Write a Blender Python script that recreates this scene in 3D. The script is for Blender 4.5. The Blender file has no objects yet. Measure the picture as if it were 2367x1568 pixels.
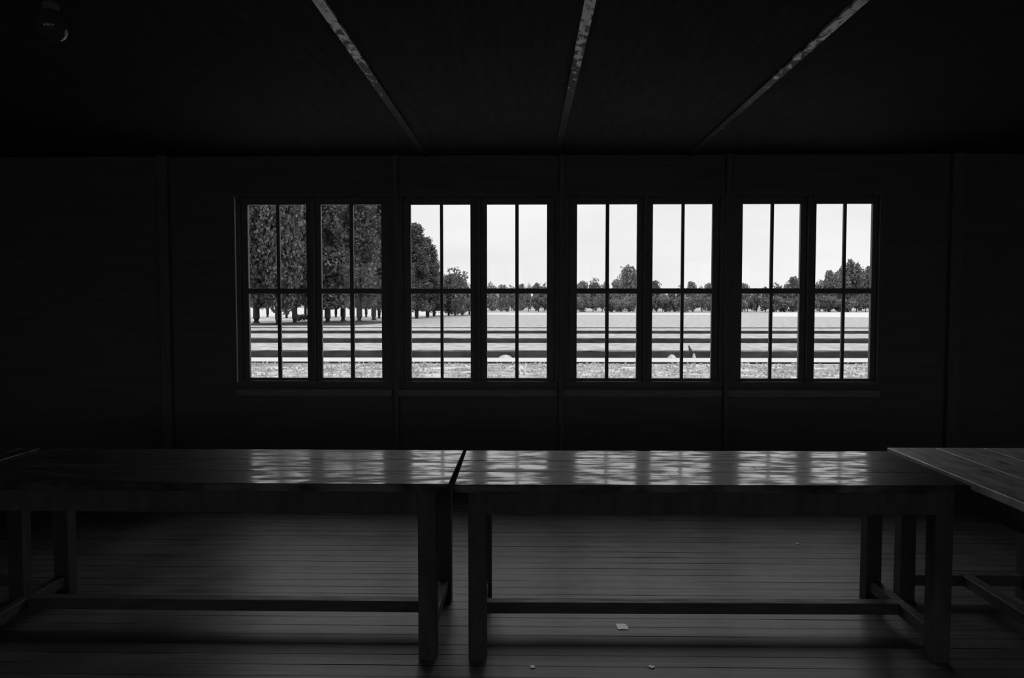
import bpy, bmesh, math, random
import numpy as np
from mathutils import Vector, Matrix
random.seed(7); rng = np.random.default_rng(7)
sc = bpy.context.scene
COL = sc.collection
PI = math.pi
# ---------------------------------------------------------------- camera
W, H, F = 2367.0, 1568.0, 1800.0
CAM_Z = 1.5
PITCH = math.atan(87 / F); YAW = math.atan(31.5 / F)
cd = bpy.data.cameras.new('camera'); cam = bpy.data.objects.new('camera', cd); COL.objects.link(cam)
cd.sensor_fit = 'HORIZONTAL'; cd.sensor_width = 36.0; cd.lens = 36.0 * F / W
cd.clip_start = 0.05; cd.clip_end = 2000
cam.location = (0, 0, CAM_Z)
cam.rotation_euler = (PI / 2 - PITCH, 0, YAW)
sc.camera = cam
RM = cam.rotation_euler.to_matrix()
# ---------------------------------------------------------------- overcast daylight
sc.view_settings.view_transform = 'Standard'; sc.view_settings.look = 'None'
sc.view_settings.gamma = 1.0; sc.view_settings.use_curve_mapping = False
sc.view_settings.exposure = 0.0
SKY_H, SKY_Z = 0.93, 3.6
w = bpy.data.worlds.new('overcast_sky'); sc.world = w; w.use_nodes = True
nt = w.node_tree; nt.nodes.clear()
def wn(t, **k):
    n = nt.nodes.new(t)
    for a, b in k.items(): setattr(n, a, b)
    return n
tc = wn('ShaderNodeTexCoord'); sp = wn('ShaderNodeSeparateXYZ'); nt.links.new(tc.outputs['Generated'], sp.inputs[0])
mr = wn('ShaderNodeMapRange'); mr.inputs['From Min'].default_value = 0.16; mr.inputs['From Max'].default_value = 1.0
mr.inputs['To Min'].default_value = SKY_H; mr.inputs['To Max'].default_value = SKY_Z
nt.links.new(sp.outputs['Z'], mr.inputs['Value'])
mp = wn('ShaderNodeMapping'); mp.inputs['Scale'].default_value = (2.2, 2.2, 7.0); nt.links.new(tc.outputs['Generated'], mp.inputs[0])
no = wn('ShaderNodeTexNoise'); no.inputs['Scale'].default_value = 1.6; no.inputs['Detail'].default_value = 4; nt.links.new(mp.outputs[0], no.inputs['Vector'])
m2 = wn('ShaderNodeMapRange'); m2.inputs['From Min'].default_value = 0.35; m2.inputs['From Max'].default_value = 0.65
m2.inputs['To Min'].default_value = 0.92; m2.inputs['To Max'].default_value = 1.05; nt.links.new(no.outputs['Fac'], m2.inputs['Value'])
mu = wn('ShaderNodeMath', operation='MULTIPLY'); nt.links.new(mr.outputs[0], mu.inputs[0]); nt.links.new(m2.outputs[0], mu.inputs[1])
bg = wn('ShaderNodeBackground'); bg.inputs['Color'].default_value = (1, 1, 1, 1); nt.links.new(mu.outputs[0], bg.inputs['Strength'])
wo = wn('ShaderNodeOutputWorld'); nt.links.new(bg.outputs[0], wo.inputs['Surface'])
# ---------------------------------------------------------------- helpers
def ray(px, py): return RM @ Vector(((px - W / 2) / F, -(py - H / 2) / F, -1.0))
def onY(px, py, Y):
    d = ray(px, py); t = Y / d.y; return Vector((d.x * t, Y, CAM_Z + d.z * t))
def onZ(px, py, z):
    d = ray(px, py); t = (z - CAM_Z) / d.z; return Vector((d.x * t, d.y * t, z))
def XY(px, Y): return onY(px, 697, Y).x
def ZY(py, Y): return onY(1215, py, Y).z

def mat(name, fn):
    m = bpy.data.materials.new(name); m.use_nodes = True
    n = m.node_tree; n.nodes.clear()
    out = n.nodes.new('ShaderNodeOutputMaterial')
    fn(n, out); return m
def N(n, t, ins={}, **k):
    x = n.nodes.new(t)
    for a, b in k.items(): setattr(x, a, b)
    for a, b in ins.items():
        if isinstance(b, bpy.types.NodeSocket): n.links.new(b, x.inputs[a])
        else: x.inputs[a].default_value = b
    return x
def g(v): return (v, v, v, 1)
def noisy(name, lo, hi, scale=(1, 1, 1), nscale=5, rlo=.6, rhi=.8, bump=.2, det=6, spec=.5, contrast=.2, bdist=.01, coord='Object'):
    def fn(n, out):
        tc = N(n, 'ShaderNodeTexCoord'); mp = N(n, 'ShaderNodeMapping', {0: tc.outputs[coord], 'Scale': scale})
        no = N(n, 'ShaderNodeTexNoise', {'Vector': mp.outputs[0], 'Scale': nscale, 'Detail': det, 'Roughness': .6})
        cr = N(n, 'ShaderNodeMapRange', {'Value': no.outputs['Fac'], 'From Min': .5 - contrast, 'From Max': .5 + contrast, 'To Min': lo, 'To Max': hi})
        rr = N(n, 'ShaderNodeMapRange', {'Value': no.outputs['Fac'], 'From Min': .5 - contrast, 'From Max': .5 + contrast, 'To Min': rhi, 'To Max': rlo})
        bs = N(n, 'ShaderNodeBsdfPrincipled', {'Base Color': cr.outputs[0], 'Roughness': rr.outputs[0], 'Specular IOR Level': spec})
        if bump:
            bp = N(n, 'ShaderNodeBump', {'Height': no.outputs['Fac'], 'Strength': bump, 'Distance': bdist}); n.links.new(bp.outputs[0], bs.inputs['Normal'])
        n.links.new(bs.outputs[0], out.inputs[0])
    return mat(name, fn)
def table_wood(name, lo, hi, rlo, rhi, base_r=.5, base_s=.6, coat=1.0):
    def fn(n, out):
        tc = N(n, 'ShaderNodeTexCoord'); oi = N(n, 'ShaderNodeObjectInfo')
        off = N(n, 'ShaderNodeVectorMath', {0: tc.outputs['Object'], 1: oi.outputs['Location']}, operation='ADD')
        m1 = N(n, 'ShaderNodeMapping', {0: off.outputs[0], 'Scale': (2.4, 24, 10)})
        n1 = N(n, 'ShaderNodeTexNoise', {'Vector': m1.outputs[0], 'Scale': 1.0, 'Detail': 6, 'Roughness': .66, 'Distortion': .7})
        m2 = N(n, 'ShaderNodeMapping', {0: off.outputs[0], 'Scale': (5, 12, 5)})
        n2 = N(n, 'ShaderNodeTexNoise', {'Vector': m2.outputs[0], 'Scale': 1.3, 'Detail': 5, 'Roughness': .6})
        mx = N(n, 'ShaderNodeMath', {0: n1.outputs['Fac'], 1: n2.outputs['Fac']}, operation='ADD')
        c = N(n, 'ShaderNodeMapRange', {'Value': mx.outputs[0], 'From Min': .82, 'From Max': 1.2, 'To Min': lo, 'To Max': hi})
        r = N(n, 'ShaderNodeMapRange', {'Value': mx.outputs[0], 'From Min': .85, 'From Max': 1.15, 'To Min': rhi, 'To Max': rlo})
        # sparse dark knots
        mk = N(n, 'ShaderNodeMapping', {0: off.outputs[0], 'Scale': (2.3, 5.5, 1)})
        vo = N(n, 'ShaderNodeTexVoronoi', {'Vector': mk.outputs[0], 'Scale': 1.0})
        kn = N(n, 'ShaderNodeMapRange', {'Value': vo.outputs['Distance'], 'From Min': .07, 'From Max': .13, 'To Min': .25, 'To Max': 1})
        cc = N(n, 'ShaderNodeMath', {0: c.outputs[0], 1: kn.outputs[0]}, operation='MULTIPLY')
        sl = N(n, 'ShaderNodeMapRange', {'Value': mx.outputs[0], 'From Min': .90, 'From Max': 1.12, 'To Min': .06, 'To Max': coat})
        bs = N(n, 'ShaderNodeBsdfPrincipled', {'Base Color': cc.outputs[0], 'Roughness': base_r, 'Specular IOR Level': base_s, 'Coat Weight': sl.outputs[0], 'Coat Roughness': r.outputs[0], 'Coat IOR': 1.75})
        bp = N(n, 'ShaderNodeBump', {'Height': mx.outputs[0], 'Strength': .12, 'Distance': .002}); n.links.new(bp.outputs[0], bs.inputs['Normal'])
        n.links.new(bs.outputs[0], out.inputs[0])
    return mat(name, fn)
def floor_mat():
    def fn(n, out):
        tc = N(n, 'ShaderNodeTexCoord')
        br = N(n, 'ShaderNodeTexBrick', {'Vector': N(n, 'ShaderNodeMapping', {0: tc.outputs['Object'], 'Location': (19, 0, 0)}).outputs[0], 'Color1': g(.85), 'Color2': g(.35), 'Mortar': g(0.0), 'Scale': 1.0,
              'Mortar Size': .0036, 'Mortar Smooth': .4, 'Bias': .1, 'Brick Width': 60.0, 'Row Height': .098})
        br.offset = .37
        m1 = N(n, 'ShaderNodeMapping', {0: tc.outputs['Object'], 'Scale': (1.5, 22, 10)})
        n1 = N(n, 'ShaderNodeTexNoise', {'Vector': m1.outputs[0], 'Scale': 1.4, 'Detail': 6, 'Roughness': .6})
        n2 = N(n, 'ShaderNodeTexNoise', {'Vector': tc.outputs['Object'], 'Scale': 2.2, 'Detail': 5, 'Roughness': .6})
        mm = N(n, 'ShaderNodeMath', {0: n1.outputs['Fac'], 1: n2.outputs['Fac']}, operation='MULTIPLY')
        sc_ = N(n, 'ShaderNodeMapRange', {'Value': mm.outputs[0], 'From Min': .14, 'From Max': .36, 'To Min': .45, 'To Max': 1.3})
        b1 = N(n, 'ShaderNodeMapRange', {'Value': br.outputs['Color'], 'From Min': 0, 'From Max': 1, 'To Min': FLOOR_LO, 'To Max': FLOOR_HI})
        c = N(n, 'ShaderNodeMath', {0: b1.outputs[0], 1: sc_.outputs[0]}, operation='MULTIPLY')
        gn = N(n, 'ShaderNodeTexNoise', {'Vector': N(n, 'ShaderNodeMapping', {0: tc.outputs['Object'], 'Scale': (.8, 9, 1)}).outputs[0], 'Scale': 1.1, 'Detail': 3})
        gm = N(n, 'ShaderNodeMapRange', {'Value': gn.outputs['Fac'], 'From Min': .4, 'From Max': .58, 'To Min': .25, 'To Max': 1})
        mf = N(n, 'ShaderNodeMath', {0: br.outputs['Fac'], 1: gm.outputs[0]}, operation='MULTIPLY')
        mo = N(n, 'ShaderNodeMath', {0: 1.0, 1: mf.outputs[0]}, operation='SUBTRACT')
        c2 = N(n, 'ShaderNodeMath', {0: c.outputs[0], 1: mo.outputs[0]}, operation='MULTIPLY')
        sp = N(n, 'ShaderNodeMath', {0: mo.outputs[0], 1: .42}, operation='MULTIPLY')
        bs = N(n, 'ShaderNodeBsdfPrincipled', {'Base Color': c2.outputs[0], 'Roughness': .42, 'Specular IOR Level': sp.outputs[0]})
        bp = N(n, 'ShaderNodeBump', {'Height': mo.outputs[0], 'Strength': .6, 'Distance': .004}); n.links.new(bp.outputs[0], bs.inputs['Normal'])
        n.links.new(bs.outputs[0], out.inputs[0])
    return mat('worn_floor_boards', fn)
def leaf_mat(name, v, lo=.5, hi=1.6):
    def fn(n, out):
        gi = N(n, 'ShaderNodeNewGeometry')
        rr = N(n, 'ShaderNodeMapRange', {'Value': gi.outputs['Random Per Island'], 'To Min': v * lo, 'To Max': v * hi})
        d = N(n, 'ShaderNodeBsdfDiffuse', {'Color': rr.outputs[0]})
        t = N(n, 'ShaderNodeBsdfTranslucent', {'Color': rr.outputs[0]})
        mx = N(n, 'ShaderNodeMixShader', {'Fac': .25, 1: d.outputs[0], 2: t.outputs[0]})
        n.links.new(mx.outputs[0], out.inputs[0])
    return mat(name, fn)
def glass_fn(n, out):
    fr = N(n, 'ShaderNodeFresnel', {'IOR': 1.27})
    tr = N(n, 'ShaderNodeBsdfTransparent', {'Color': g(.985)}); gl = N(n, 'ShaderNodeBsdfGlossy', {'Color': g(1), 'Roughness': .02})
    mx = N(n, 'ShaderNodeMixShader', {0: fr.outputs[0], 1: tr.outputs[0], 2: gl.outputs[0]}); n.links.new(mx.outputs[0], out.inputs[0])

FLOOR_LO, FLOOR_HI = .10, .18
M = {}
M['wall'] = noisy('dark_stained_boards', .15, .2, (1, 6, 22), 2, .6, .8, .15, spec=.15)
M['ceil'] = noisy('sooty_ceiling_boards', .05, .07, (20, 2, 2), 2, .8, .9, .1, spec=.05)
M['post'] = noisy('dark_timber', .16, .21, (12, 12, 1.5), 3, .6, .8, .15, spec=.2)
M['frame'] = noisy('dark_painted_window_wood', .14, .2, (8, 8, 8), 3, .45, .65, .1, spec=.35)
M['sill'] = noisy('worn_sill_wood', .26, .36, (3, 20, 20), 2, .6, .8, .15, spec=.2)
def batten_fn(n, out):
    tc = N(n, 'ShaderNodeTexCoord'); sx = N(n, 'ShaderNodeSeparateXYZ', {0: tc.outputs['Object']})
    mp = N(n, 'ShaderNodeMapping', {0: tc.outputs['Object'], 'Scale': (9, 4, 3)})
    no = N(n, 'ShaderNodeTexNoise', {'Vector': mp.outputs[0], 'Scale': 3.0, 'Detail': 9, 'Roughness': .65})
    # flaked paint; the light's fade-out towards the windows is painted into it
    light_fade = N(n, 'ShaderNodeMapRange', {'Value': sx.outputs['Y'], 'From Min': 3.0, 'From Max': 4.5, 'To Min': .40, 'To Max': .66})
    df = N(n, 'ShaderNodeMath', {0: no.outputs['Fac'], 1: light_fade.outputs[0]}, operation='SUBTRACT')
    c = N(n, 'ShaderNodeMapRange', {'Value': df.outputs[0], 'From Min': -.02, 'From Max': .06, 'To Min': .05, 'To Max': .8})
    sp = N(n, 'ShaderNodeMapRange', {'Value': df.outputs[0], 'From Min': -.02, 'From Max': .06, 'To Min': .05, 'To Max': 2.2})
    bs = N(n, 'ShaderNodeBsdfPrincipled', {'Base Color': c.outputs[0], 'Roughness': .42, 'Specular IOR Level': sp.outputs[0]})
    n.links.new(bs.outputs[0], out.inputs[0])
M['batten'] = mat('flaking_pale_paint_light_fade', batten_fn)
M['unused'] = noisy('flaking_pale_paint_light_fade', .28, .62, (7, 3, 3), 3.4, .38, .6, .3, det=9, contrast=.14, spec=1.2)
M['table'] = table_wood('polished_tabletop_wood', .02, .12, .1, .24, .5, .15)
M['table_worn'] = table_wood('pale_worn_tabletop_wood', .4, 1.0, .35, .55, .44, 2.4, .8)
del M['unused']
M['tleg'] = noisy('table_leg_wood', .07, .11, (8, 8, 2), 3, .6, .8, .15, spec=.08)
M['trail'] = noisy('table_rail_wood', .06, .11, (2, 14, 14), 3, .4, .65, .15, spec=.3)
M['floor'] = floor_mat()
M['glass'] = mat('window_glass', glass_fn)
M['gravel'] = noisy('pale_gravel', .13, .36, (1, 1, 1), 2.2, .9, .95, .5, det=10, contrast=.22, spec=.1, bdist=.05)
M['near_gravel'] = noisy('mottled_gravel', .10, .40, (1, 1, 1), 1.5, .9, .95, .6, det=10, contrast=.16, spec=.1, bdist=.08)
M['path'] = noisy('white_smooth_path', .33, .37, (1, 1, 1), 1.2, .9, .95, .05, spec=.1)
M['kerb'] = noisy('dark_weathered_concrete', .02, .05, (1, 2, 2), 1.4, .9, .95, .3, det=8, spec=.1)
M['grass'] = noisy('dark_lawn', .02, .06, (1, 1, 1), 2.5, .9, .95, .4, spec=.05)
M['bark'] = noisy('dark_bark', .03, .06, (6, 6, 1), 4, .9, .95, .4, spec=.05)
M['white'] = noisy('white_plaster', .36, .4, (1, 1, 1), 2, .9, .95, .05, spec=.1)
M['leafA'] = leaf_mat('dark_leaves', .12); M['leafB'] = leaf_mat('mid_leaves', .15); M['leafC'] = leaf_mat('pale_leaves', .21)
M['weed'] = leaf_mat('dry_weed_blades', .34, .75, 1.25)
M['lampglass'] = noisy('dull_opal_glass', .06, .09, (1, 1, 1), 2, .12, .2, 0, spec=.5)
M['cable'] = noisy('grey_cable', .2, .25, (1, 1, 1), 5, .4, .6, 0)
M['paper'] = noisy('paper', .8, .88, (1, 1, 1), 30, .3, .4, 0, spec=1.2)
M['feather'] = noisy('black_feathers', .015, .03, (1, 1, 1), 20, .5, .7, 0)

def mk(name, bm, m, parent=None, kind=None, loc=None, rot=None):
    me = bpy.data.meshes.new(name); bm.normal_update(); bm.to_mesh(me); bm.free()
    me.materials.append(m); o = bpy.data.objects.new(name, me); COL.objects.link(o)
    if parent: o.parent = parent
    if kind: o['kind'] = kind
    if loc: o.location = loc
    if rot: o.rotation_euler = rot
    return o
def tag(o, label, cat, group=None, kind=None):
    o['label'] = label; o['category'] = cat
    if group: o['group'] = group
    if kind: o['kind'] = kind
    return o
def empty(name, loc=(0, 0, 0), rz=0):
    o = bpy.data.objects.new(name, None); COL.objects.link(o); o.location = loc; o.rotation_euler = (0, 0, rz); return o
def box(bm, x0, x1, y0, y1, z0, z1, bev=0):
    r = bmesh.ops.create_cube(bm, size=1)
    for v in r['verts']:
        v.co = Vector((x0 + (v.co.x + .5) * (x1 - x0), y0 + (v.co.y + .5) * (y1 - y0), z0 + (v.co.z + .5) * (z1 - z0)))
    if bev:
        es = list({e for v in r['verts'] for e in v.link_edges})
        bmesh.ops.bevel(bm, geom=es, offset=bev, segments=2, affect='EDGES', profile=.5)
    return bm
def B(*a, **k): return box(bmesh.new(), *a, **k)
def tube(bm, pts, r, seg=8):
    rings = []
    pts = [Vector(p) for p in pts]
    for i, p in enumerate(pts):
        d = (pts[min(i + 1, len(pts) - 1)] - pts[max(i - 1, 0)]).normalized()
        q = d.to_track_quat('Z', 'Y'); rr = r[i] if isinstance(r, (list, tuple)) else r
        rings.append([bm.verts.new(p + q @ Vector((rr * math.cos(2 * PI * k / seg), rr * math.sin(2 * PI * k / seg), 0))) for k in range(seg)])
    for a, b in zip(rings, rings[1:]):
        for k in range(seg): bm.faces.new((a[k], a[(k + 1) % seg], b[(k + 1) % seg], b[k]))
    bm.faces.new(rings[0][::-1]); bm.faces.new(rings[-1]); return bm
def lathe(bm, prof, seg=24, ctr=(0, 0, 0)):
    rings = [[bm.verts.new((ctr[0] + r * math.cos(2 * PI * k / seg), ctr[1] + r * math.sin(2 * PI * k / seg), ctr[2] + z)) for k in range(seg)] for r, z in prof]
    for a, b in zip(rings, rings[1:]):
        for k in range(seg): bm.faces.new((a[k], a[(k + 1) % seg], b[(k + 1) % seg], b[k]))
    bm.faces.new(rings[0][::-1]); bm.faces.new(rings[-1])
    for f in bm.faces: f.smooth = True
    return bm

# ---------------------------------------------------------------- room shell
GZ = -.5                     # ground outside
WY, WT = 6.2, .12            # window wall: inner face, thickness
XL, XR, YB, ZC = -4.3, 4.7, -2.6, 2.65
mk('floor', B(XL - .1, XR + .1, YB - .1, WY + .02, -.08, 0), M['floor'], kind='structure')
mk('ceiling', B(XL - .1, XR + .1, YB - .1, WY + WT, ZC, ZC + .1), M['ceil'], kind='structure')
mk('wall_left', B(XL - .12, XL, YB, WY, 0, ZC), M['wall'], kind='structure')
mk('wall_right', B(XR, XR + .12, YB, WY, 0, ZC), M['wall'], kind='structure')
bk = [(-3.6, -2.1), (-1.5, 0.0), (.9, 2.4), (3.0, 4.4)]; bz0, bz1 = .9, 2.3       # unseen windows, added behind the camera for ambient fill light
bm = bmesh.new(); xs = [XL - .12] + [v for p in bk for v in p] + [XR + .12]
for k in range(0, len(xs), 2): box(bm, xs[k], xs[k + 1], YB - .12, YB, bz0, bz1)
box(bm, XL - .12, XR + .12, YB - .12, YB, GZ, bz0); box(bm, XL - .12, XR + .12, YB - .12, YB, bz1, ZC)
mk('wall_behind', bm, M['wall'], kind='structure')
for k, (a, b) in enumerate(bk):
    bm = bmesh.new(); t = .05; y0, y1 = YB - .09, YB - .03; c = (a + b) / 2
    for q in ((a, a + t), (b - t, b), (c - .05, c + .05)): box(bm, q[0], q[1], y0, y1, bz0, bz1, .004)
    box(bm, a + t, b - t, y0 + .005, y1 - .005, bz0, bz0 + t); box(bm, a + t, b - t, y0 + .005, y1 - .005, bz1 - t, bz1); box(bm, a + t, b - t, y0 + .01, y1 - .01, (bz0 + bz1) / 2 - .018, (bz0 + bz1) / 2 + .018)
    for q in ((a + c) / 2, (b + c) / 2): box(bm, q - .014, q + .014, y0 + .012, y1 - .012, bz0 + t, bz1 - t)
    f_ = mk('window_%d' % (k + 5), bm, M['frame'], kind='structure')  # added window, out of view, lets fill light into the room
    mk('pane', B(a + .03, b - .03, YB - .062, YB - .058, bz0 + .03, bz1 - .03), M['glass'], f_)
# sash glass extents in the wall (two sashes of two columns per window)
wins = [((577, 642, 650, 711), (745, 810, 819, 883), 549, 911),
        ((951, 1018, 1025, 1088), (1126, 1191, 1199, 1264), 923, 1292),
        ((1333, 1399, 1407, 1471), (1507, 1573, 1580, 1644), 1305, 1672),
        ((1713, 1778, 1785, 1846), (1882, 1945, 1952, 2011), 1685, 2038)]
zt, zm1, zm0, zb = ZY(473, WY + .05), ZY(667, WY + .05), ZY(679, WY + .05), ZY(874, WY + .05)
ztop, zbot = zt + .085, zb - .05
bm = bmesh.new()
edges = [XL]
for i, (a, b, x0, x1) in enumerate(wins):
    edges += [XY(x0, WY) - (.016 if i == 0 else .0), XY(x1, WY)]
edges.append(XR)
for k in range(0, len(edges), 2): box(bm, edges[k], edges[k + 1], WY, WY + WT, zbot, ztop)
box(bm, XL, XR, WY, WY + WT, GZ, zbot); box(bm, XL, XR, WY, WY + WT, ztop, ZC)
mk('wall_window', bm, M['wall'], kind='structure')
PX = lambda p: XY(p, WY + .05)
for i, (s1, s2, x0, x1) in enumerate(wins):
    X0, X1 = XY(x0, WY), XY(x1, WY)
    bm = bmesh.new(); t = .028; y0, y1 = WY - .012, WY + .085
    e_ = .006                                            # rebate into the boarding
    box(bm, X0 - (0 if i == 0 else e_), X0 + t, y0, WY + .045 if i == 0 else y1, zbot - e_, ztop + e_); box(bm, X1 - t, X1 + e_, y0, y1, zbot - e_, ztop + e_)
    box(bm, X0 + t, X1 - t, y0, y1, ztop - t, ztop + e_); box(bm, X0 + t, X1 - t, y0, y1, zbot - e_, zbot + t)
    if i == 0: box(bm, X0 - .02, X0, y0, y1, ztop - .03, ztop + e_); box(bm, X0 - .02, X0, y0, y1, zbot - e_, zbot + .02)
    xm = (PX(s1[3]) + PX(s2[0])) / 2
    fr = mk('window_%d' % (i + 1), bm, M['frame'], kind='structure')
    mk('centre_mullion', B(xm - .014, xm + .014, y0, WY + .085, zbot + t, ztop - t, bev=.004), M['frame'], fr)
    for s, (a, b) in ((s1, (X0 + t, xm - .014)), (s2, (xm + .014, X1 - t))):
        bm = bmesh.new(); ya, yb = WY + .03, WY + .07
        gx0, gm0, gm1, gx1 = [PX(v) for v in s]
        lo, hi = zbot + t, ztop - t
        box(bm, a, gx0, ya, yb, lo, hi, .004); box(bm, gx1, b, ya, yb, lo, hi, .004)
        box(bm, gx0, gx1, ya, yb, lo, zb, .004); box(bm, gx0, gx1, ya, yb, zt, hi, .004)
        sa = mk('sash', bm, M['frame'], fr)
        bm = bmesh.new(); box(bm, gm0, gm1, ya + .006, yb - .006, zb, zt, .003); mk('upright_bar', bm, M['frame'], sa)
        bm = bmesh.new(); box(bm, gx0, gm0, ya + .006, yb - .006, zm0, zm1, .003); box(bm, gm1, gx1, ya + .006, yb - .006, zm0, zm1, .003); mk('cross_bar', bm, M['frame'], sa)
        bm = bmesh.new(); mk('pane', box(bm, gx0 - .004, gx1 + .004, WY + .058, WY + .061, zb - .004, zt + .004), M['glass'], sa)
        # slim handle on the inner stile
    h = bmesh.new(); zc_ = (zt + zb) / 2 - .18
    box(h, xm - .009, xm + .009, WY - .024, WY - .010, zc_, zc_ + .11, .004); mk('latch', h, M['frame'], fr)
    mk('window_sill', B(XY(x0 - 2, WY), XY(x1 - 4, WY), WY - .05, WY, ZY(915, WY), ZY(900, WY), bev=.004), M['sill'], fr)
for k, px in enumerate((917, 1298, 1679)):
    c = XY(px, WY); mk('trim_%d' % (k + 1), B(c - .021, c + .021, WY - .05, WY, .0, ZC, bev=.004), M['post'], kind='structure')
for k, (px, wd) in enumerate(((388, .08), (2200, .09))):
    c = XY(px, WY); mk('trim_%d' % (k + 4), B(c - wd / 2, c + wd / 2, WY - .06, WY, .0, ZC, bev=.004), M['post'], kind='structure')
mk('baseboard_window', B(XL, XR, WY - .02, WY, 0, .1, bev=.004), M['post'], kind='structure')
# pale cover strips on the ceiling
dC = 3.6
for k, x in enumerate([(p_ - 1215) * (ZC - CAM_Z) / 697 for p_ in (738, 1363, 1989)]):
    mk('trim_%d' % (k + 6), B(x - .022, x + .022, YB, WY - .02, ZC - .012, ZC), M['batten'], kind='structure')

# ---------------------------------------------------------------- tables
TL, TW, TH = 2.108, .735, .75
def make_table(label, L=TL):
    t = empty('wooden_table'); tag(t, label, 'table', 'long wooden tables standing in a row')
    bm = bmesh.new()
    nb = 3; bw = TW / nb
    for k in range(nb):
        box(bm, 0, L, k * bw + .001, (k + 1) * bw - .001, TH - .035, TH, .003)
    mk('tabletop', bm, M['table'], t)
    s, ins = .075, .055
    bm = bmesh.new(); a0 = TH - .128; a1 = TH - .0352
    box(bm, ins + s, L - ins - s, ins * .4, ins * .4 + .025, a0, a1, .002); box(bm, ins + s, L - ins - s, TW - ins * .4 - .025, TW - ins * .4, a0, a1, .002)
    box(bm, ins + .01, ins + .035, .03 + s, TW - .03 - s, a0, a1, .002); box(bm, L - ins - .035, L - ins - .01, .03 + s, TW - .03 - s, a0, a1, .002)
    mk('apron', bm, M['tleg'], t)
    for x in (ins, L - ins - s):
        for y in (.022, TW - .022 - s):
            mk('leg', B(x, x + s, y, y + s, 0, TH - .0352, bev=.004), M['tleg'], t)
        mk('end_rail', B(x + .015, x + s - .015, .022 + s, TW - .022 - s, .07, .125, bev=.004), M['trail'], t)
    mk('long_rail', B(ins + s - .016, L - ins - s + .016, TW / 2 - .03, TW / 2 + .03, .074, .126, bev=.004), M['trail'], t)
    return t
def copy_tree(o, parent=None):
    c = o.copy(); COL.objects.link(c); c.parent = parent
    for ch in [q for q in bpy.data.objects if q.parent == o]: copy_tree(ch, c)
    return c
p = onZ(1050, 1121, TH)
tA = make_table('long wooden table across the middle and right, gleaming top, in front of three windows')
tA.location = (p.x, p.y, 0); tA.rotation_euler.z = math.radians(.55)
tB = copy_tree(tA); a = math.radians(-.3); q = onZ(1036, 1120, TH)
tB.location = (q.x - TL * math.cos(a), q.y - TL * math.sin(a), 0); tB.rotation_euler.z = a
tB['label'] = 'long wooden table on the left, its top fading into the dark, left of the seam'
tC = copy_tree(tA); q = onZ(2050, 1035, TH)       # runs towards the camera
tC.location = (q.x + TW, q.y - TL, 0); tC.rotation_euler.z = PI / 2
tC['label'] = 'wooden table at the right edge pointing towards the viewer, worn knotty top'
for ch in [c_ for c_ in bpy.data.objects if c_.parent == tC and c_.name.startswith('tabletop')]:
    ch.data = ch.data.copy(); ch.data.materials[0] = M['table_worn']
tD = copy_tree(tA); q = onZ(92, 1036, TH)
tD.location = (q.x, q.y - TL, 0); tD.rotation_euler.z = PI / 2
tD['label'] = 'dark wooden table at the left edge, only its corner catching a thin line of light'

# ---------------------------------------------------------------- small things indoors
q = onY(119, 60, 2.85)
lamp = empty('ceiling_lamp', (q.x, q.y, ZC)); tag(lamp, 'dim round glass lamp hanging from the ceiling at top left', 'lamp')
dz = q.z - ZC
R = .06
mk('globe', lathe(bmesh.new(), [(R * math.sin(PI * (k + .15) / 16.3), dz - R * math.cos(PI * (k + .15) / 16.3)) for k in range(17)]), M['lampglass'], lamp)
mk('stem', lathe(bmesh.new(), [(.028, dz + R * .93), (.028, dz + R + .02), (.012, dz + R + .022), (.012, -.012)], 16), M['post'], lamp)
mk('ceiling_rose', lathe(bmesh.new(), [(.045, -.012), (.045, -.004), (.04, 0)], 20), M['post'], lamp)
def cable(pts, label, r=.006):
    o = mk('cable', tube(bmesh.new(), [onY(x, y, WY - r - .001) for x, y in pts], r), M['cable']); tag(o, label, 'cable')
cable([(255, 285), (300, 300), (350, 312), (400, 318), (460, 316), (530, 315), (570, 322), (610, 335), (660, 341), (720, 344), (790, 345), (870, 350)], 'thin sagging cable on the dark wall above the left window')
cable([(0, 688), (60, 688), (130, 690), (180, 688), (230, 685), (275, 684), (360, 684)], 'thin straight cable along the dark wall left of the windows', .004)
def scrap(px, py, w_, d_, rz, label, name='paper_scrap', cat='scrap', h=.003):
    q = onZ(px, py, 0); bm = bmesh.new(); box(bm, -w_ / 2, w_ / 2, -d_ / 2, d_ / 2, 0, h)
    bmesh.ops.subdivide_edges(bm, edges=bm.edges[:], cuts=2)
    for v in bm.verts:
        v.co.x += random.uniform(-1, 1) * w_ * .08; v.co.y += random.uniform(-1, 1) * d_ * .08
    tag(mk(name, bm, M['paper'], loc=(q.x, q.y, .0005), rot=(0, 0, rz)), label, cat)
scrap(1438, 1450, .046, .06, .05, 'small pale rectangular scrap lying on the floor below the long rail')
scrap(1843, 1258, .014, .03, .4, 'tiny bright crumb on the floor behind the right part of the table')
scrap(1231, 1543, .018, .02, .3, 'tiny pale crumb on the floor near the bottom, right of the middle legs')
scrap(1506, 1543, .022, .022, .8, 'tiny pale crumb on the floor at the bottom, right of centre')

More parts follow.
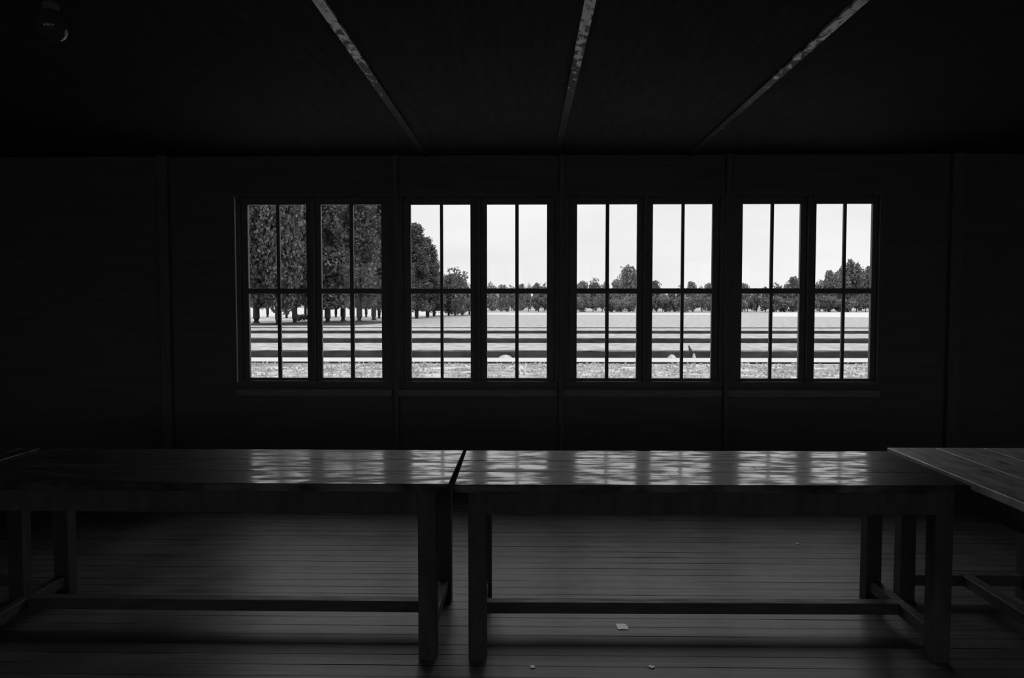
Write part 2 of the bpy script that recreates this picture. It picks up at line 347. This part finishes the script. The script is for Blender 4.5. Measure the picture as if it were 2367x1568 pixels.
# ---------------------------------------------------------------- grounds outside
def leaves_mesh(name, pts, size, m):
    n = len(pts); nrm = rng.normal(size=(n, 3)); nrm /= np.linalg.norm(nrm, axis=1)[:, None]
    t = np.cross(nrm, rng.normal(size=(n, 3))); t /= np.linalg.norm(t, axis=1)[:, None]; b = np.cross(nrm, t)
    s = size * rng.uniform(.6, 1.3, n)[:, None]
    v = np.stack([pts - t * s * .5, pts + b * s * .32 - t * s * .05, pts + t * s * .5, pts - b * s * .32 - t * s * .05], 1).reshape(-1, 3)
    me = bpy.data.meshes.new(name); me.vertices.add(4 * n); me.vertices.foreach_set('co', v.ravel())
    me.loops.add(4 * n); me.loops.foreach_set('vertex_index', np.arange(4 * n))
    me.polygons.add(n); me.polygons.foreach_set('loop_start', np.arange(0, 4 * n, 4)); me.polygons.foreach_set('loop_total', np.full(n, 4))
    me.update(); me.materials.append(m); return me
def slab(name, pts, z0, z1, m, kind='structure', parent=None):
    bm = bmesh.new()
    lo = [bm.verts.new((x, y, z0)) for x, y in pts]; hi = [bm.verts.new((x, y, z1)) for x, y in pts]
    n = len(pts)
    bm.faces.new(hi); bm.faces.new(lo[::-1])
    for k in range(n): bm.faces.new((lo[k], lo[(k + 1) % n], hi[(k + 1) % n], hi[k]))
    bmesh.ops.recalc_face_normals(bm, faces=bm.faces)
    return mk(name, bm, m, parent, kind)
def D(py, z): return onZ(1215, py, z).y
slab('ground', [(-400, -300), (400, -300), (400, 900), (-400, 900)], GZ - .3, GZ, M['gravel'])
yk = D(842, GZ)
slab('gravel_yard', [(-60, WY + WT + .3), (60, WY + WT + .3), (60, yk - .02), (-60, yk - .02)], GZ, GZ + .012, M['near_gravel'])
k0 = tag(slab('kerb', [(-45, yk), (60, yk), (60, yk + .12), (-45, yk + .12)], GZ, GZ + .065, M['kerb'], None), 'low dark stone kerb between the mottled gravel and the white path', 'kerb')
yp = D(828, GZ)
slab('path', [(-45, yk + .14), (60, yk + .14), (60, yp - .02), (-45, yp - .02)], GZ, GZ + .015, M['path'])
beds = [(828, .25, 5.2, 'nearest long raised gravel bed with a dark stone edge, beyond the white path'),
        (794.5, .24, 5.4, 'second long raised gravel bed, just behind the nearest one'),
        (771.5, .17, 4.5, 'third raised gravel bed, a thin dark line across the yard'),
        (761.5, .12, 4.5, 'fourth raised gravel bed, the faintest dark line before the field')]
for k, (py, h_, dep, lab) in enumerate(beds):
    y0 = D(py, GZ) ; x0, x1 = -48 - 6 * k, 62 + 6 * k
    e = empty('gravel_bed', ((x0 + x1) / 2, y0, GZ)); tag(e, lab, 'raised bed', 'raised gravel beds crossing the yard')
    cx = (x0 + x1) / 2; hw = (x1 - x0) / 2
    bm = bmesh.new(); t = .25
    box(bm, -hw, hw, 0, t, 0, h_); box(bm, -hw, hw, dep - t, dep, 0, h_); box(bm, -hw, -hw + t, t, dep - t, 0, h_); box(bm, hw - t, hw, t, dep - t, 0, h_)
    # slightly ragged top edge
    es = [ed for ed in bm.edges if abs(ed.verts[0].co.x - ed.verts[1].co.x) > 10]
    bmesh.ops.subdivide_edges(bm, edges=es, cuts=220, use_grid_fill=True)
    for v in bm.verts:
        if v.co.z > h_ * .9 and v.co.y < t * 1.5: v.co.z += random.uniform(-.035, .012) * (h_ / .25)
    mk('stone_edge', bm, M['kerb'], e)
    bm = bmesh.new(); box(bm, -hw + t, hw - t, t, dep - t, 0, h_ + .015)
    mk('gravel_fill', bm, M['gravel'], e)
n_ = 9000
P_ = np.stack([rng.uniform(-17, 17, n_), rng.uniform(19.3, yk - .1, n_), GZ + .02 + rng.uniform(0, .05, n_)], 1)
keep = np.array([math.sin(a * 1.7 + 1.3 * math.sin(b * 2.1)) * math.sin(b * 1.9 + a * .6) > -.45 for a, b, c in P_]); P_ = P_[keep]
wd_ = bpy.data.objects.new('weeds', leaves_mesh('weeds', P_, .10, M['weed'])); COL.objects.link(wd_); tag(wd_, 'low dry weeds scattered over the mottled gravel closest to the windows', 'weeds', kind='stuff')
def heap(px, py, wd, ht, label):
    q = onZ(px, py, GZ); bm = bmesh.new(); bmesh.ops.create_icosphere(bm, subdivisions=3, radius=1)
    for v in bm.verts:
        n_ = 1 + random.uniform(-.04, .04); v.co = Vector((v.co.x * wd / 2 * n_, v.co.y * .35 * n_, max(v.co.z, -.05) ** 2 * ht * n_ if v.co.z > 0 else -.01))
    tag(mk('gravel_heap', bm, M['near_gravel'], loc=(q.x, q.y + .15, GZ + .012)), label, 'heap', 'gravel heaps against the nearest bed')
heap(1168, 828, .55, .13, 'pale gravel heap against the bed edge, seen through the second window')
heap(1553, 828.5, .36, .15, 'pale gravel heap against the bed edge, left of the bird')
heap(1604, 828.5, .15, .22, 'small pale heap below the dark bird')
# dark bird standing on the bed edge
q = onZ(1595, 815, GZ + .27)
bird = empty('bird', (q.x, q.y, q.z)); tag(bird, 'small dark bird standing upright on the nearest gravel bed', 'bird')
bm = bmesh.new(); bmesh.ops.create_uvsphere(bm, u_segments=16, v_segments=12, radius=1)
for v in bm.verts:
    z = v.co.z; r = .052 * (1 - .25 * z)
    v.co = Vector((v.co.x * r - z * .025, v.co.y * r * 1.1, .11 + z * .085))
r_ = bmesh.ops.create_uvsphere(bm, u_segments=12, v_segments=8, radius=.034)
for v in r_['verts']: v.co += Vector((-.035, 0, .205))
for f in bm.faces: f.smooth = True
mk('body', bm, M['feather'], bird)
mk('beak', tube(bmesh.new(), [(-.06, 0, .205), (-.1, 0, .196)], [.011, .002]), M['feather'], bird)
mk('tail', tube(bmesh.new(), [(.03, 0, .07), (.07, 0, .03)], [.025, .012]), M['feather'], bird)
for s in (-1, 1): mk('leg', tube(bmesh.new(), [(.005, s * .02, 0), (.005, s * .02, .05)], .005), M['feather'], bird)
# lawn under the poplars, bright field tracks
def poly(name, pix, h_, m): return slab(name, [tuple(onZ(x, y, GZ).xy) for x, y in pix], GZ, GZ + h_, m)
poly('lawn', [(380, 761), (700, 757.5), (860, 750), (905, 745), (840, 743), (700, 746), (560, 750), (380, 752)], .05, M['grass'])
poly('pale_track', [(1786, 733), (2200, 736.5), (2200, 722.5), (1786, 722.5)], .03, M['white'])
poly('pale_strip', [(1120, 729), (1660, 729), (1660, 724.5), (1120, 724.5)], .03, M['path'])
poly('light_road', [(300, 743), (560, 744), (900, 737), (1030, 728), (1030, 712), (300, 706)], .02, M['path'])

# ---------------------------------------------------------------- trees
def cloud(centers, radii, per):
    out = []
    for c, r in zip(centers, radii):
        u = rng.normal(size=(per, 3)); u /= np.linalg.norm(u, axis=1)[:, None]
        out.append(np.array(c) + u * (r * rng.uniform(.35, 1.05, per) ** .6)[:, None])
    return np.concatenate(out)
def poplar_pts(base, top, rad, n, per):
    cs, rs = [], []
    for k in range(n):
        h_ = rng.uniform(0, 1) ** 1.15; prof = min(1, 1.5 * (h_ + .2) ** .3) * (1 - h_ ** 3.2) ** .6
        a_ = rng.uniform(0, 2 * PI); rr = rad * prof * rng.uniform(.25, .85)
        cs.append((rr * math.cos(a_), rr * math.sin(a_), base + (top - base) * h_)); rs.append(rad * rng.uniform(.22, .42))
    p = cloud(cs, rs, per); p[:, 2] = base + (p[:, 2] - base) * 1.0
    # stretch lobes upward
    return p
def round_pts(base, top, rad, n, per):
    cs, rs = [], []
    hc = (top + base) / 2; hh = (top - base) / 2
    for k in range(n):
        u = rng.normal(size=3); u /= np.linalg.norm(u); f = rng.uniform(.3, .82)
        cs.append((u[0] * rad * f, u[1] * rad * f, hc + u[2] * hh * f)); rs.append(min(rad, hh) * rng.uniform(.22, .42))
    return cloud(cs, rs, per)
def trunk_mesh(name, h_, r0, branches=5, spread=1.0):
    bm = bmesh.new(); tube(bm, [(0, 0, -.05), (0.02, 0, h_ * .035), (-.03, .02, h_ * .5), (0, 0, h_)], [r0 * 1.35, r0, r0 * .75, r0 * .15], 10)
    for k in range(branches):
        a_ = 2 * PI * k / branches + .4; z = h_ * (.2 + .5 * k / branches)
        tube(bm, [(0, 0, z), (spread * .4 * math.cos(a_), spread * .4 * math.sin(a_), z + h_ * .1), (spread * .7 * math.cos(a_), spread * .7 * math.sin(a_), z + h_ * .25)], [r0 * .45, r0 * .3, r0 * .08], 6)
    me = bpy.data.meshes.new(name); bm.to_mesh(me); bm.free(); me.materials.append(M['bark']); return me
# unit designs: real sizes in metres, scaled per tree
pop = [(leaves_mesh('crown', poplar_pts(1.9, 17, 2.1, 190, 75), .34, M['leafA']), trunk_mesh('trunk', 14, .28, 6, 1.4)) for _ in range(3)]
brd = [(leaves_mesh('crown', round_pts(-.6, 15, 2.7, 190, 100), .34, M['leafA']), trunk_mesh('trunk', 12, .3, 6, 2.0)) for _ in range(2)]
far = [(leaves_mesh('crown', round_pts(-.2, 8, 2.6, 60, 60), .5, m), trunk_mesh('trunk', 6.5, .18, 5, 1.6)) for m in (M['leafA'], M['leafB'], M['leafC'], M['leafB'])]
shr = [(leaves_mesh('foliage', round_pts(.0, 3.6, 2.2, 30, 60), .42, m), trunk_mesh('stem', 2.6, .1, 4, 1.0)) for m in (M['leafA'], M['leafB'])]
def tree(name, design, px, Y, sx, sz, label, group, cat='tree', z=GZ, parts=('crown', 'trunk')):
    e = empty(name, (XY(px, Y), Y, z), random.uniform(0, 6.28)); tag(e, label, cat, group); e.scale = (sx, sx, sz)
    for me, nm in zip(design, parts):
        o = bpy.data.objects.new(nm, me); COL.objects.link(o); o.parent = e
    return e
for k, px in enumerate((573, 618, 662, 706, 742, 776, 811, 846, 876)):
    tree('poplar_tree', pop[(k + 1) % 3], px, 92 + (k % 2) * 6, .62, .8, 'thin rear poplar, trunk ' + ['left of the first pane', 'in the middle of the first pane', 'at the left of the second pane column',
        'at the right of the second pane column', 'at the left edge of the second sash', 'in the middle of the third pane column', 'behind the bar of the second sash', 'in the middle of the fourth pane column', 'at the right edge of the second sash'][k], 'rear row of thin poplars')
G1 = 'tall poplars and broad trees at the left edge of the yard'
for k, (px, Y, ds, sx, sz, lab) in enumerate([
    (545, 63, 'b', .9, 1.15, 'broad dark leafy tree partly hidden by the left end of the window row'),
    (592, 71, 'b', 1.0, 1.1, 'broad dark leafy tree with its trunk at the left side of the first pane'),
    (642, 64, 'b', .85, 1.2, 'broad dark tree with its trunk behind the first upright bar'),
    (681, 70, 'b', .8, 1.1, 'broad dark tree whose thick trunk stands right of the first upright bar'),
    (724, 77, 'p', 1.05, 1.0, 'tall poplar hidden mostly by the mullion of the leftmost window'),
    (757, 72, 'p', 1.0, 1.0, 'tall poplar, leftmost in the second sash'),
    (793, 79, 'p', .95, 1.05, 'tall poplar left of the upright bar in the second sash'),
    (830, 75, 'p', 1.0, 1.05, 'tall poplar right of the upright bar in the second sash'),
    (864, 82, 'p', .95, .98, 'tall poplar, rightmost in the second sash'),
    (898, 90, 'p', .8, .62, 'shorter poplar behind the post right of the second sash'),
    (930, 95, 'p', .85, .6, 'shorter poplar just left of the third sash'),
    (963, 91, 'p', .85, .64, 'upright poplar with the highest tip in the third sash'),
    (988, 97, 'p', .85, .57, 'upright poplar in the third sash, lower than its left neighbour'),
    (1003, 103, 'p', .75, .42, 'low poplar beside the upright bar of the third sash')]):
    d = (brd if ds == 'b' else pop)[k % (2 if ds == 'b' else 3)]
    tree('broad_tree' if ds == 'b' else 'poplar_tree', d, px, Y, sx, sz, lab, G1)
for k, (px, Y, sx, sz, lab) in enumerate([
    (1022, 106, .85, .72, 'small tree behind the upright bar of the third sash'),
    (1037, 108, .85, .82, 'small rounded tree with the left dark trunk in the fourth column of panes'),
    (1052, 107, .9, .86, 'small pointed tree, highest right of the poplars'),
    (1068, 110, .85, .70, 'small tree sloping down on the right of the pointed one'),
    (1085, 114, .8, .52, 'lowest small tree at the right end of the avenue')]):
    tree('small_tree', far[(k * 3) % 2], px, Y, sx, sz, lab, 'small trees at the end of the avenue')
line = [(1105, 664, 30), (1135, 655, 30), (1160, 659, 24), (1182, 661, 22), (1203, 657, 22), (1222, 659, 18), (1240, 655, 20), (1258, 657, 22), (1282, 652, 28), (1310, 652, 30),
        (1345, 651, 32), (1376, 646, 34), (1402, 652, 26), (1430, 640, 32), (1454, 616, 42), (1482, 618, 36), (1508, 650, 38), (1532, 676, 22), (1552, 672, 22), (1573, 662, 20),
        (1600, 652, 28), (1621, 664, 22), (1640, 656, 26), (1664, 652, 28), (1692, 655, 28), (1722, 656, 28), (1747, 668, 20), (1770, 664, 22), (1795, 656, 26), (1816, 658, 22),
        (1837, 641, 34), (1865, 640, 32), (1893, 650, 26), (1915, 627, 36), (1941, 622, 34), (1966, 602, 46), (1990, 622, 36), (2010, 618, 34), (2040, 612, 40)]
ORD = ['first', 'second', 'third', 'fourth', 'fifth', 'sixth', 'seventh', 'eighth', 'ninth', 'tenth', 'eleventh', 'twelfth', 'thirteenth', 'fourteenth', 'fifteenth', 'sixteenth']
cols = [c_ for (a_, b_, x0_, x1_) in wins for s_ in (a_, b_) for c_ in ((s_[0], s_[1]), (s_[2], s_[3]))]
def place_label(what, pxs):
    out = {}; byc = {}
    for p_ in pxs:
        c_ = next((i_ for i_, (l_, r_) in enumerate(cols) if l_ - 2 <= p_ <= r_ + 2), None)
        if c_ is None:
            n_ = sum(1 for l_, r_ in cols if r_ < p_); byc.setdefault(('gap', n_), []).append(p_)
        else: byc.setdefault(('col', c_), []).append(p_)
    for (kd, n_), v_ in byc.items():
        v_.sort()
        for i_, p_ in enumerate(v_):
            w_ = '' if len(v_) == 1 else (('left of ' if i_ == 0 else 'right of ' if i_ == len(v_) - 1 else 'second of ' if i_ == 1 else 'third of ') + ['two', 'three', 'four', 'five'][len(v_) - 2] + ' ')
            if kd == 'col': out[p_] = '%s, %sin the %s pane column from the left' % (what, w_, ORD[n_])
            elif n_ >= 16: out[p_] = '%s, %shidden past the right window end' % (what, w_)
            else: out[p_] = '%s, %smostly hidden after the %s pane column' % (what, w_, ORD[n_ - 1])
    return out
special = {1454: 'tallest tree of the centre treeline, rounded, seen beside the middle of the third window', 1482: 'tall tree behind the mullion of the third window',
           1966: 'tallest tree of the right treeline, lumpy round top, in the last sash', 1915: 'rounded tree left of the tallest one in the last sash',
           1837: 'rising tree at the right edge of the seventh sash', 1722: 'small dark round tree at the left edge of the seventh sash',
           1376: 'rounded pale tree in the left pane of the fifth sash', 1600: 'peaked low tree right of centre in the sixth sash'}
def topz(me):
    c_ = np.empty(len(me.vertices) * 3); me.vertices.foreach_get('co', c_); return float(np.percentile(c_[2::3], 99.7))
TLAB = place_label('treeline tree', [l_[0] for l_ in line if l_[0] not in special])
for k, (px, ty, wd) in enumerate(line):
    Y = 150 + (k * 37 % 23)
    z = ZY(ty, Y); sz = 0; sx = wd * Y / 1800 / 5.2 * 1.25
    lab = special.get(px) or TLAB[px]
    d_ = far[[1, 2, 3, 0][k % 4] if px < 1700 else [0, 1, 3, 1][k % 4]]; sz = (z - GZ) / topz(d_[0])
    tree('distant_tree', d_, px, Y, sx, sz, lab, 'trees of the distant treeline')
k = 0
SLAB = place_label('dense dark shrub', list(range(1112, 1245, 19)) + list(range(1245, 2050, 21)))
for x in SLAB:
    Y = (142 if x >= 1245 else 172) + (k * 29 % 9)
    tree('distant_shrub', shr[(k * 7 // 3) % 2], x, Y, .8, random.uniform(.75, 1.0), SLAB[x], 'shrubs below the distant treeline', 'shrub', parts=('foliage', 'stem'))
    k += 1
for k, (px, Y, s) in enumerate(((1142, 150, .4), (1172, 152, .35), (1194, 149, .4), (690, 78, .28), (703, 78, .25), (1068, 118, .3))):
    tree('low_bush', shr[k % 2], px, Y, s, s * .8, ['low round bush at the left of the fourth sash', 'low bush left of the bar in the fourth sash', 'low bush right of the bar in the fourth sash',
         'dark bush behind the thick trunk in the first sash', 'second dark bush right of the thick trunk in the first sash', 'low bush right of the avenue trunks'][k], 'low bushes', 'bush', parts=('foliage', 'stem'))
# white perimeter wall far behind the trees
bw_ = mk('perimeter_wall', B(XY(1000, 230), XY(1262, 230), 230, 230.4, GZ, 1.0), M['white']); tag(bw_, 'low white wall glimpsed under the distant treeline', 'wall')
bw2 = mk('perimeter_wall', B(XY(560, 230), XY(995, 230), 232, 232.4, GZ, 1.0), M['white']); tag(bw2, 'low white wall glimpsed between the avenue trunks on the left', 'wall')
